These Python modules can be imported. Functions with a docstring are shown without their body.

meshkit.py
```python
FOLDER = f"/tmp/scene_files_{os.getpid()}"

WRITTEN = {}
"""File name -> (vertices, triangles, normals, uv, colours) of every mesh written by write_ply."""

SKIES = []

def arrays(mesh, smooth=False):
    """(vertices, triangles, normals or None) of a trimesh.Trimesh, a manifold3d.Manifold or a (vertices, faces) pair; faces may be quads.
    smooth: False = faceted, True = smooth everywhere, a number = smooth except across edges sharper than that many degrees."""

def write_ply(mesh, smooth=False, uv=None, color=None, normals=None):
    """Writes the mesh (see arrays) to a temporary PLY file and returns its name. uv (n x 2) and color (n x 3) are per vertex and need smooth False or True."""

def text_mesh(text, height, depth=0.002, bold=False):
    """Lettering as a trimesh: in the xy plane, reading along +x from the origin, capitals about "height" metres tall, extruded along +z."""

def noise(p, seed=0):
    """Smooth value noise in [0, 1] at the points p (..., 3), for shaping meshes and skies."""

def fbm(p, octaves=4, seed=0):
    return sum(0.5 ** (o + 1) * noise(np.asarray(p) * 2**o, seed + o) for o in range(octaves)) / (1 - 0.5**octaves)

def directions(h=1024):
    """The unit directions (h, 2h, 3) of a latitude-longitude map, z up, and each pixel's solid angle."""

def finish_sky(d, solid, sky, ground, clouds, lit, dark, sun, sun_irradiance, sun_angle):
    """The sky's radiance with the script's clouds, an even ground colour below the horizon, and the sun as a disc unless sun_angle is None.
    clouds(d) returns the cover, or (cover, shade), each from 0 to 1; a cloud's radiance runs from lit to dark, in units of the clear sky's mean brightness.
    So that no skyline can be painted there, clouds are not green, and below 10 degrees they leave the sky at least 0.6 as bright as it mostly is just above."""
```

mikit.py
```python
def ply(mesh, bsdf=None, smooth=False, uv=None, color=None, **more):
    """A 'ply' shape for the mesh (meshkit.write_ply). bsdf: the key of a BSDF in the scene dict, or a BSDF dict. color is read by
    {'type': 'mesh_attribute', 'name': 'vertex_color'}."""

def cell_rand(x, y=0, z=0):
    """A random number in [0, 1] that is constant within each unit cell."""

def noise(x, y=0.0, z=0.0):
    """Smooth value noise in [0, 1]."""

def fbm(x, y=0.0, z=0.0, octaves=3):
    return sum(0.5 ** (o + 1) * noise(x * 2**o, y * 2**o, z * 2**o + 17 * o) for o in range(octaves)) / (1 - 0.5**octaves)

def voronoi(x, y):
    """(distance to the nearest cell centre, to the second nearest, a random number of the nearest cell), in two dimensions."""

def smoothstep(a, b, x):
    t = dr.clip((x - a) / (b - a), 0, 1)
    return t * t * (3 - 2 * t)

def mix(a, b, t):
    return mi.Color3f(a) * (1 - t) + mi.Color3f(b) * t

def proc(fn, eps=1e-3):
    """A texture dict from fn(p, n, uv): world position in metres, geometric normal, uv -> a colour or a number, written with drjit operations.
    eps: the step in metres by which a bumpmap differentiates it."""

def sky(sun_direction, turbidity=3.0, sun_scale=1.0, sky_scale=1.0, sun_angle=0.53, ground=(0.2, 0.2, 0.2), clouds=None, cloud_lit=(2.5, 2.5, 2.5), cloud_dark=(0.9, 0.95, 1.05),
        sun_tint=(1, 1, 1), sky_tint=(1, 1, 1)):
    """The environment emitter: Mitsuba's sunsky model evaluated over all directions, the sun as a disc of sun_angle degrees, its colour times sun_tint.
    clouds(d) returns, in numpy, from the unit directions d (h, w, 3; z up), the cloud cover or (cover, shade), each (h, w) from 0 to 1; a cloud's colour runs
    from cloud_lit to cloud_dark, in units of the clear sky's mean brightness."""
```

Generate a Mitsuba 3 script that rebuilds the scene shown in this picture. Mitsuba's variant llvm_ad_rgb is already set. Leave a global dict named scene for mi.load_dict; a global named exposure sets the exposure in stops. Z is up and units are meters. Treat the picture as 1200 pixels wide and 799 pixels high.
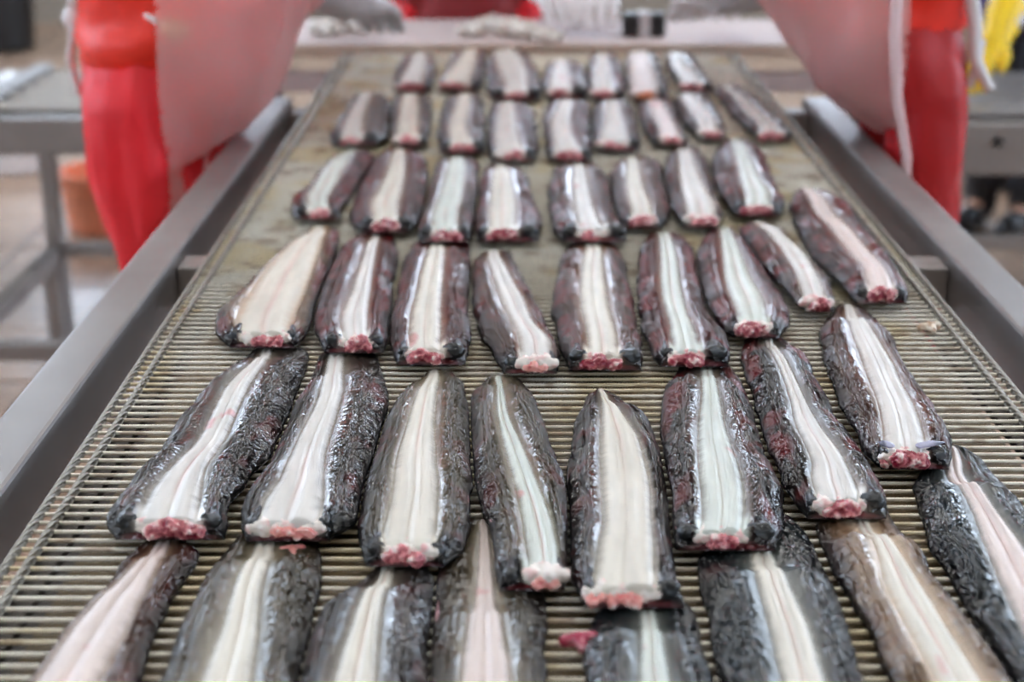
import math, random
import numpy as np, trimesh, manifold3d
import drjit as dr
import mitsuba as mi
import mikit, meshkit
from mikit import noise, fbm, smoothstep, mix
from scipy.sparse import csr_matrix
from scipy.interpolate import PchipInterpolator
T = mi.ScalarTransform4f
scene, labels = {}, {}
# ------------------------------------------------------------------ camera, light, exposure
B = 0.86                       # height of the belt surface above the floor
CAM_H, PITCH, YAW = 0.52, math.atan(643 / 1820), 6 / 1820
FWD = np.array([-math.sin(YAW) * math.cos(PITCH), math.cos(YAW) * math.cos(PITCH), -math.sin(PITCH)])
EYE = np.array([0.0, 0.0, B + CAM_H])
exposure = 0.58
scene['camera'] = {'type': 'thinlens', 'fov': 2 * math.degrees(math.atan(600 / 1820)), 'fov_axis': 'x', 'near_clip': 0.05, 'far_clip': 200.0,
                   'aperture_radius': 0.0062, 'focus_distance': 1.30,
                   'to_world': T().look_at(origin=EYE.tolist(), target=(EYE + FWD).tolist(), up=[0, 0, 1])}


def overcast(d):
    n = meshkit.fbm(d * np.array([3.0, 3.0, 5.0]), 4, 5)
    return np.ones(d.shape[:2]), np.clip((n - 0.35) * 2.2, 0, 1)


scene['sky'] = mikit.sky((0.3, 0.6, 0.74), turbidity=6.0, sun_scale=0.0, sky_scale=34.0, clouds=overcast,
                         cloud_lit=(1.62, 1.95, 2.4), cloud_dark=(1.0, 1.2, 1.45), ground=(0.25, 0.23, 0.21))

# ------------------------------------------------------------------ helpers
def lin(r, g, b):
    c = np.array([r, g, b], float) / 255
    return np.where(c <= 0.04045, c / 12.92, ((c + 0.055) / 1.055) ** 2.4)


def rgb(*c):
    return {'type': 'rgb', 'value': [float(x) for x in lin(*c)]}


def principled(color, **k):
    d = {'type': 'principled', 'base_color': color if isinstance(color, dict) else rgb(*color)}
    d.update(k)
    return {'type': 'twosided', 'bsdf': d}


def bump(bsdf, fn, scale, eps=4e-4):
    inner = bsdf['bsdf'] if bsdf['type'] == 'twosided' else bsdf
    return {'type': 'twosided', 'bsdf': {'type': 'bumpmap', 'arbitrary': mikit.proc(fn, eps), 'scale': scale, 'bsdf': inner}}


def numbered(key):
    if key not in taken:
        taken.add(key)
        return key
    n = 1
    while f'{key}_{n:03d}' in taken:
        n += 1
    taken.add(f'{key}_{n:03d}')
    return f'{key}_{n:03d}'


taken = set()


def put(name, shape, parent=None, label=None, cat=None, group=None, kind=None):
    key = numbered(name if parent is None else parent + '__' + name)
    scene[key] = shape
    tag(key, label, cat, group, kind)
    return key


def thing(name, label, cat, group=None, kind=None):
    key = numbered(name)
    tag(key, label, cat, group, kind)
    return key


def tag(key, label=None, cat=None, group=None, kind=None):
    d = {k: v for k, v in (('label', label), ('category', cat), ('group', group), ('kind', kind)) if v}
    if d:
        labels[key] = d


def cat_mesh(ms):
    return trimesh.util.concatenate(ms)


def box(x0, x1, y0, y1, z0, z1, r=0.0):
    if r <= 0:
        m = trimesh.creation.box((x1 - x0, y1 - y0, z1 - z0))
        m.apply_translation(((x0 + x1) / 2, (y0 + y1) / 2, (z0 + z1) / 2))
        return m
    pts = []
    for sx in (0, 1):
        for sy in (0, 1):
            for sz in (0, 1):
                c = np.array([(x0 + r, x1 - r)[sx], (y0 + r, y1 - r)[sy], (z0 + r, z1 - r)[sz]])
                s = np.array([2 * sx - 1, 2 * sy - 1, 2 * sz - 1])
                for w in ((1, 0, 0), (0, 1, 0), (0, 0, 1), (.7, .7, 0), (.7, 0, .7), (0, .7, .7)):
                    pts.append(c + s * np.array(w) * r)
    return trimesh.convex.convex_hull(np.array(pts))


def tube(path, radii, sides=8, caps=True):
    path = np.asarray(path, float)
    n = len(path)
    radii = np.broadcast_to(np.asarray(radii, float), (n,))
    t = np.gradient(path, axis=0)
    t /= np.linalg.norm(t, axis=1, keepdims=True)
    ref = np.array([0, 0, 1.0]) if abs(t[0][2]) < 0.9 else np.array([1.0, 0, 0])
    v, f = [], []
    x = np.cross(t[0], ref)
    for i in range(n):
        x = x - t[i] * (x @ t[i])
        x /= np.linalg.norm(x)
        y = np.cross(t[i], x)
        for k in range(sides):
            a = 2 * math.pi * k / sides
            v.append(path[i] + radii[i] * (math.cos(a) * x + math.sin(a) * y))
    for i in range(n - 1):
        for k in range(sides):
            a, b = i * sides + k, i * sides + (k + 1) % sides
            f += [[a, b, b + sides], [a, b + sides, a + sides]]
    if caps:
        v += [path[0], path[-1]]
        for k in range(sides):
            f += [[n * sides, (k + 1) % sides, k], [n * sides + 1, (n - 1) * sides + k, (n - 1) * sides + (k + 1) % sides]]
    return trimesh.Trimesh(np.array(v), np.array(f), process=False)


def ring(path, r, sides=6):
    """A closed tube."""
    path = np.asarray(path, float)
    n = len(path)
    t = np.roll(path, -1, 0) - np.roll(path, 1, 0)
    t /= np.linalg.norm(t, axis=1, keepdims=True)
    nrm = np.cross(path[1] - path[0], path[n // 2] - path[0])
    nrm /= np.linalg.norm(nrm)
    v, f = [], []
    for i in range(n):
        y = np.cross(t[i], nrm)
        for k in range(sides):
            a = 2 * math.pi * k / sides
            v.append(path[i] + r * (math.cos(a) * nrm + math.sin(a) * y))
    for i in range(n):
        j = (i + 1) % n
        for k in range(sides):
            l = (k + 1) % sides
            f += [[i * sides + k, j * sides + l, i * sides + l], [i * sides + k, j * sides + k, j * sides + l]]
    m = trimesh.Trimesh(np.array(v), np.array(f), process=False)
    if m.volume < 0:
        m.invert()
    return m


BALL = trimesh.creation.icosphere(2).vertices


def hull(*balls):
    """Convex hull of spheres (x, y, z, r)."""
    pts = np.vstack([np.asarray(b[:3]) + BALL * b[3] for b in balls])
    return manifold3d.Manifold.hull_points(pts)


def flesh(bones, edge=0.02, smooth_n=10, lam=0.5):
    """Bones (tuples of balls) joined into one smooth mesh."""
    m = manifold3d.Manifold.batch_boolean([hull(*b) for b in bones], manifold3d.OpType.Add).refine_to_length(edge)
    mm = m.to_mesh()
    v, f = np.array(mm.vert_properties[:, :3], float), np.array(mm.tri_verts)
    e = np.vstack([f[:, [0, 1]], f[:, [1, 2]], f[:, [2, 0]]])
    a = csr_matrix((np.ones(len(e)), (e[:, 0], e[:, 1])), shape=(len(v), len(v)))
    a = ((a + a.T) > 0).astype(float)
    deg = np.maximum(np.asarray(a.sum(1)).ravel(), 1)[:, None]
    for k in range(smooth_n):                       # Taubin smoothing with even weights
        for w in (lam, -lam - 0.02):
            v = v + w * (a @ v / deg - v)
    return trimesh.Trimesh(v, f, process=False)


def wrinkle(m, amp, freq, seed=0, stretch=(1, 1, 1)):
    v = np.array(m.vertices)
    n = meshkit.fbm(v * np.array(stretch) * freq + 13.7, 3, seed) - 0.5
    m = m.copy()
    m.vertices = v + np.array(m.vertex_normals) * (n * 2 * amp)[:, None]
    return m
# ------------------------------------------------------------------ materials
def steel_rough(p, n, uv):
    return 0.42 + 0.2 * fbm(p.x * 40, p.y * 5, p.z * 40)


def steel_col(p, n, uv):
    s = fbm(p.x * 9, p.y * 9, p.z * 9)
    return mix(mi.Color3f(0.27, 0.25, 0.245), mi.Color3f(0.39, 0.37, 0.36), s)


def rod_col(p, n, uv):
    s = smoothstep(0.52, 0.75, fbm(p.x * 14, p.y * 14, p.z * 14))
    q = smoothstep(0.60, 0.72, fbm(p.x * 33 + 7, p.y * 60, p.z))
    c = mix(mi.Color3f(0.84, 0.80, 0.69), mi.Color3f(0.76, 0.66, 0.45), s)
    return mix(c, mi.Color3f(0.22, 0.11, 0.04), q * 0.55)


def tray_col(p, n, uv):
    s = fbm(p.x * 16, p.y * 7, p.z * 9)
    return mix(mi.Color3f(0.045, 0.035, 0.022), mi.Color3f(0.15, 0.10, 0.05), s)


def tile_col(p, n, uv):
    s = fbm(p.x * 3, p.y * 3, p.z * 3)
    q = noise(p.x * 30, p.y * 30, p.z)
    c = mix(mi.Color3f(0.30, 0.19, 0.13), mi.Color3f(0.42, 0.30, 0.22), s)
    return c * (0.85 + 0.3 * q)


def floor_col(p, n, uv):
    gx, gy = p.x / 0.4 - dr.floor(p.x / 0.4), p.y / 0.4 - dr.floor(p.y / 0.4)
    g = dr.maximum(dr.abs(gx - 0.5), dr.abs(gy - 0.5))
    return mix(tile_col(p, n, uv), mi.Color3f(0.12, 0.09, 0.07), smoothstep(0.475, 0.49, g))


def cloth_col(base, var):
    def fn(p, n, uv):
        return mi.Color3f(*[float(x) for x in lin(*base)]) * (1 - var + 2 * var * fbm(p.x * 25, p.y * 25, p.z * 12))
    return fn


def wet_bump(p, n, uv):
    # uv.x: metres along the fish; uv.y: 0.03 x distance from the pale strip (1 = rim), also in metres
    d = uv.y / 0.03
    m = smoothstep(0.12, 0.6, d)
    beads = fbm(p.x * 240, p.y * 190, p.z * 240, octaves=2)
    patch = smoothstep(0.43, 0.60, fbm(p.x * 48, p.y * 16, p.z * 20))
    ribs = noise(uv.x * 330, uv.y * 120 + p.x * 20)
    return (beads * (0.28 + 0.80 * patch) + ribs * 0.12) * m + 0.02 * noise(p.x * 500, p.y * 300)


def skin_rough(p, n, uv):
    d = uv.y / 0.03
    return 0.42 - 0.30 * smoothstep(-0.05, 0.35, d) - 0.0 * smoothstep(0.62, 0.72, noise(p.x * 160, p.y * 60, p.z))


scene['eel_skin'] = bump(principled({'type': 'mesh_attribute', 'name': 'vertex_color'}, roughness=mikit.proc(skin_rough), specular=1.0, clearcoat=0.6, clearcoat_gloss=0.95), wet_bump, 0.011)
scene['meat'] = principled({'type': 'mesh_attribute', 'name': 'vertex_color'}, roughness=0.24, specular=0.5, clearcoat=0.4, clearcoat_gloss=0.9)
scene['steel'] = principled(mikit.proc(steel_col), metallic=0.85, roughness=mikit.proc(steel_rough))
scene['dark_steel'] = principled((70, 64, 60), metallic=0.6, roughness=0.45)
scene['rod_steel'] = principled(mikit.proc(rod_col), metallic=0.35, roughness=0.38)
scene['chain_steel'] = principled((150, 145, 135), metallic=0.8, roughness=0.35)
scene['slider'] = principled(mikit.proc(tray_col), roughness=0.35)
scene['tile'] = principled(mikit.proc(tile_col), roughness=0.28)
scene['ground'] = principled(mikit.proc(floor_col), roughness=0.3)
scene['red_trousers'] = principled(mikit.proc(cloth_col((226, 30, 42), 0.10)), roughness=0.55, sheen=0.4)
scene['dark_red_trousers'] = principled(mikit.proc(cloth_col((164, 10, 18), 0.10)), roughness=0.55, sheen=0.4)
scene['orange_jacket'] = principled(mikit.proc(cloth_col((235, 48, 30), 0.08)), roughness=0.5, sheen=0.4)
scene['purple_cloth'] = principled(mikit.proc(cloth_col((62, 46, 110), 0.10)), roughness=0.7)
scene['apron_plastic'] = {'type': 'principledthin', 'base_color': rgb(242, 208, 204), 'roughness': 0.35, 'spec_trans': 0.5, 'diff_trans': 0.7, 'eta': 1.4}
scene['red_apron'] = principled((140, 40, 44), roughness=0.4)
scene['white_rubber'] = principled((225, 222, 224), roughness=0.45)
scene['grey_sleeve'] = principled((186, 184, 186), roughness=0.5)
scene['yellow_rubber'] = principled((238, 200, 12), roughness=0.4)
scene['cream_plastic'] = principled((226, 206, 150), roughness=0.35)
scene['apron_hem_plastic'] = principled((226, 196, 198), roughness=0.4)
scene['rail_bright'] = principled((190, 186, 182), metallic=0.5, roughness=0.4)
scene['black_cloth'] = principled((30, 30, 36), roughness=0.7)
scene['skin'] = principled((205, 160, 138), roughness=0.5)
scene['black_plastic'] = principled((22, 23, 25), roughness=0.4)
scene['blue_cap'] = principled((215, 218, 222), roughness=0.7)
scene['hair'] = principled((28, 22, 20), roughness=0.6)
scene['table_white'] = principled((192, 178, 177), roughness=0.65, specular=0.3)
scene['table_edge'] = principled((196, 176, 158), roughness=0.45)
scene['orange_plastic'] = principled((228, 138, 100), roughness=0.4)
scene['wall_paint'] = principled((150, 140, 128), roughness=0.8)
scene['roof_sheet'] = principled((96, 98, 102), roughness=0.7)
scene['lamp_body'] = principled((230, 230, 228), roughness=0.5)

# ------------------------------------------------------------------ setting: floor, back wall, roof, lamps
put('floor', mikit.ply(box(-6.2, 6.2, -5.2, 10.2, -0.3, -0.006), 'ground'), kind='structure')
rng = random.Random(3)
tile = mikit.ply(box(-0.194, 0.194, -0.194, 0.194, -0.02, 0.0, 0.004), 'tile')
for i in range(-7, 6):
    for j in range(2, 17):
        put('tile', {**tile, 'to_world': T().translate([i * 0.4 + 0.2, j * 0.4 + 0.2, rng.uniform(-0.0015, 0.0005)]).rotate([1, 0, 0], rng.uniform(-.15, .15))}, 'floor')
def window_wall(name, axis, at, lo, hi, z0, z1, pitch, pier):
    """A wall with a band of windows between z0 and z1; axis: the one it runs along."""
    def bx(a0, a1, c0, c1, t=0.2, off=0.0, r=0.0):
        return box(a0, a1, at + off, at + off + t, c0, c1, r) if axis == 'x' else box(at + off, at + off + t, a0, a1, c0, c1, r)
    ms = [bx(lo, hi, -0.2, z0), bx(lo, hi, z1, 4.5)]
    n = int((hi - lo) / pitch)
    for k in range(n + 1):
        c = lo + k * (hi - lo) / n
        ms.append(bx(max(lo, c - pier / 2), min(hi, c + pier / 2), z0, z1))
    put(name, mikit.ply(cat_mesh(ms), 'wall_paint'), kind='structure')
    for k in range(n):
        a0, a1 = lo + k * (hi - lo) / n + pier / 2, lo + (k + 1) * (hi - lo) / n - pier / 2
        put('window', mikit.ply(bx(a0, a1, z0, z1, 0.006, 0.1), 'pane_glass'), kind='structure')


scene['pane_glass'] = {'type': 'thindielectric', 'int_ior': 1.5}
window_wall('wall_back', 'x', 10.0, -6, 6, 1.9, 3.6, 2.4, 0.8)
window_wall('wall_left', 'y', -6.2, -5, 10, 2.0, 3.6, 3.0, 1.2)
window_wall('wall_right', 'y', 6.0, -5, 10, 2.0, 3.6, 3.0, 1.2)
put('wall_front', mikit.ply(box(-6, 6, -5.2, -5, -0.2, 4.5), 'wall_paint'), kind='structure')
put('ceiling', mikit.ply(box(-6.2, 6.2, -5.2, 10.2, 4.5, 4.6), 'roof_sheet'), kind='structure')
LAMP = 7.6
WORDS = ['first', 'second', 'third', 'fourth', 'fifth']
tube_mesh = mikit.ply(tube([(-0.75, 0, 0), (0.75, 0, 0)], 0.03, 10), 'lamp_body', smooth=40)
scene['lamp_glass'] = principled((240, 240, 240), roughness=0.4)
for i, lx in enumerate((-3.2, -1.0, 1.2, 3.4)):
    for j, ly in enumerate((-1.5, 0.5, 2.5, 4.5, 6.5)):
        lp = thing('ceiling_lamp', f'twin tube roof lamp, {WORDS[j]} from the camera end in the {WORDS[i]} line from left', 'lamp', 'lamps under the hall roof')
        put('housing', mikit.ply(box(lx - .8, lx + .8, ly - .13, ly + .13, 4.40, 4.5, .01), 'lamp_body'), lp)
        for dy in (-.07, .07):
            put('tube', mikit.ply(tube([(lx - .75, ly + dy, 4.36), (lx + .75, ly + dy, 4.36)], 0.04, 8), 'lamp_body', emitter={'type': 'area', 'radiance': {'type': 'rgb', 'value': [LAMP * 1.0, LAMP * 1.0, LAMP * .99]}}), lp)

# ------------------------------------------------------------------ conveyor: frame and belt
BX0, BX1, BY0, BY1, PITCH_R = -0.368, 0.463, 0.50, 3.29, 0.0146
fr = thing('conveyor_stand', 'stainless steel tube frame carrying the rod belt with the split eels', 'conveyor stand')
for x0, x1 in ((-0.457, -0.407), (0.516, 0.566)):
    put('side_rail', mikit.ply(box(x0, x1, -0.35, 2.80, B - 0.066, B, 0.004), 'steel'), fr)
    for y in (0.1, 1.78, 2.74):
        put('leg', mikit.ply(box(x0 + 0.002, x1 - 0.002, y - 0.025, y + 0.025, 0.0, B - 0.0665, 0.003), 'steel'), fr)
for y in (0.1, 1.80, 2.74):
    put('cross_tube', mikit.ply(box(-0.4065, 0.5155, y - 0.026, y + 0.026, B - 0.066, B - 0.014, 0.003), 'steel'), fr)
put('slider_plate', mikit.ply(box(-0.322, 0.42, BY0, BY1 - 0.01, B - 0.0135, B - 0.0095), 'slider'), fr)
put('drip_tray', mikit.ply(box(-0.366, 0.461, BY0, BY1 - .01, B - .064, B - .060), 'dark_steel'), fr)
for x in (-0.345, 0.44):
    put('runner', mikit.ply(box(x - 0.012, x + 0.012, BY0, BY1 - 0.01, B - 0.0135, B - 0.006), 'dark_steel'), fr)

belt = thing('conveyor_belt', 'flat wire rod conveyor belt with chain edges under the rows of eels', 'conveyor belt')
RR = 0.0019
NR = int((BY1 - BY0) / PITCH_R)
rngb = np.random.default_rng(5)
rods = []
for k in range(4):
    xs = np.linspace(BX0 + 0.004, BX1 - 0.004, 14)
    wob = 0.0004 * np.sin(xs * 9 + k * 1.7)
    rods.append(mikit.ply(tube(np.stack([xs, wob, 0 * xs - RR], 1), RR, 8), 'rod_steel', smooth=40))


def loop(x, yaw):
    L, Hh = 0.0125, 0.0031
    pts = []
    for a in np.linspace(0, 2 * math.pi, 14, endpoint=False):
        y, z = L * math.copysign(abs(math.cos(a)) ** 0.7, math.cos(a)), Hh * math.sin(a)
        pts.append((x + yaw * y, y, z - 0.0012 + 0.05 * y))
    return ring(np.array(pts), 0.00135, 6)


link_l = mikit.ply(cat_mesh([loop(0.0035, .22), loop(0.0185, .22)]), 'chain_steel', smooth=True)
link_r = mikit.ply(cat_mesh([loop(-0.0035, -.22), loop(-0.0185, -.22)]), 'chain_steel', smooth=True)
far_links = []
for k in range(NR):
    y = BY0 + (k + 0.5) * PITCH_R
    put('rod', {**rods[k % 4], 'to_world': T().translate([0, y, B])}, belt)
    for x, lk, src in ((BX0, link_l, (0.0035, 0.0185, .22)), (BX1, link_r, (-0.0035, -0.0185, -.22))):
        if k < 150:
            put('chain_link', {**lk, 'to_world': T().translate([x, y, B])}, belt)
        else:
            for q in src[:2]:
                m = loop(q, src[2])
                m.apply_translation((x, y, B))
                far_links.append(m)
put('chain_edge', mikit.ply(cat_mesh(far_links), 'chain_steel', smooth=True), belt, kind='stuff')

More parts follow.
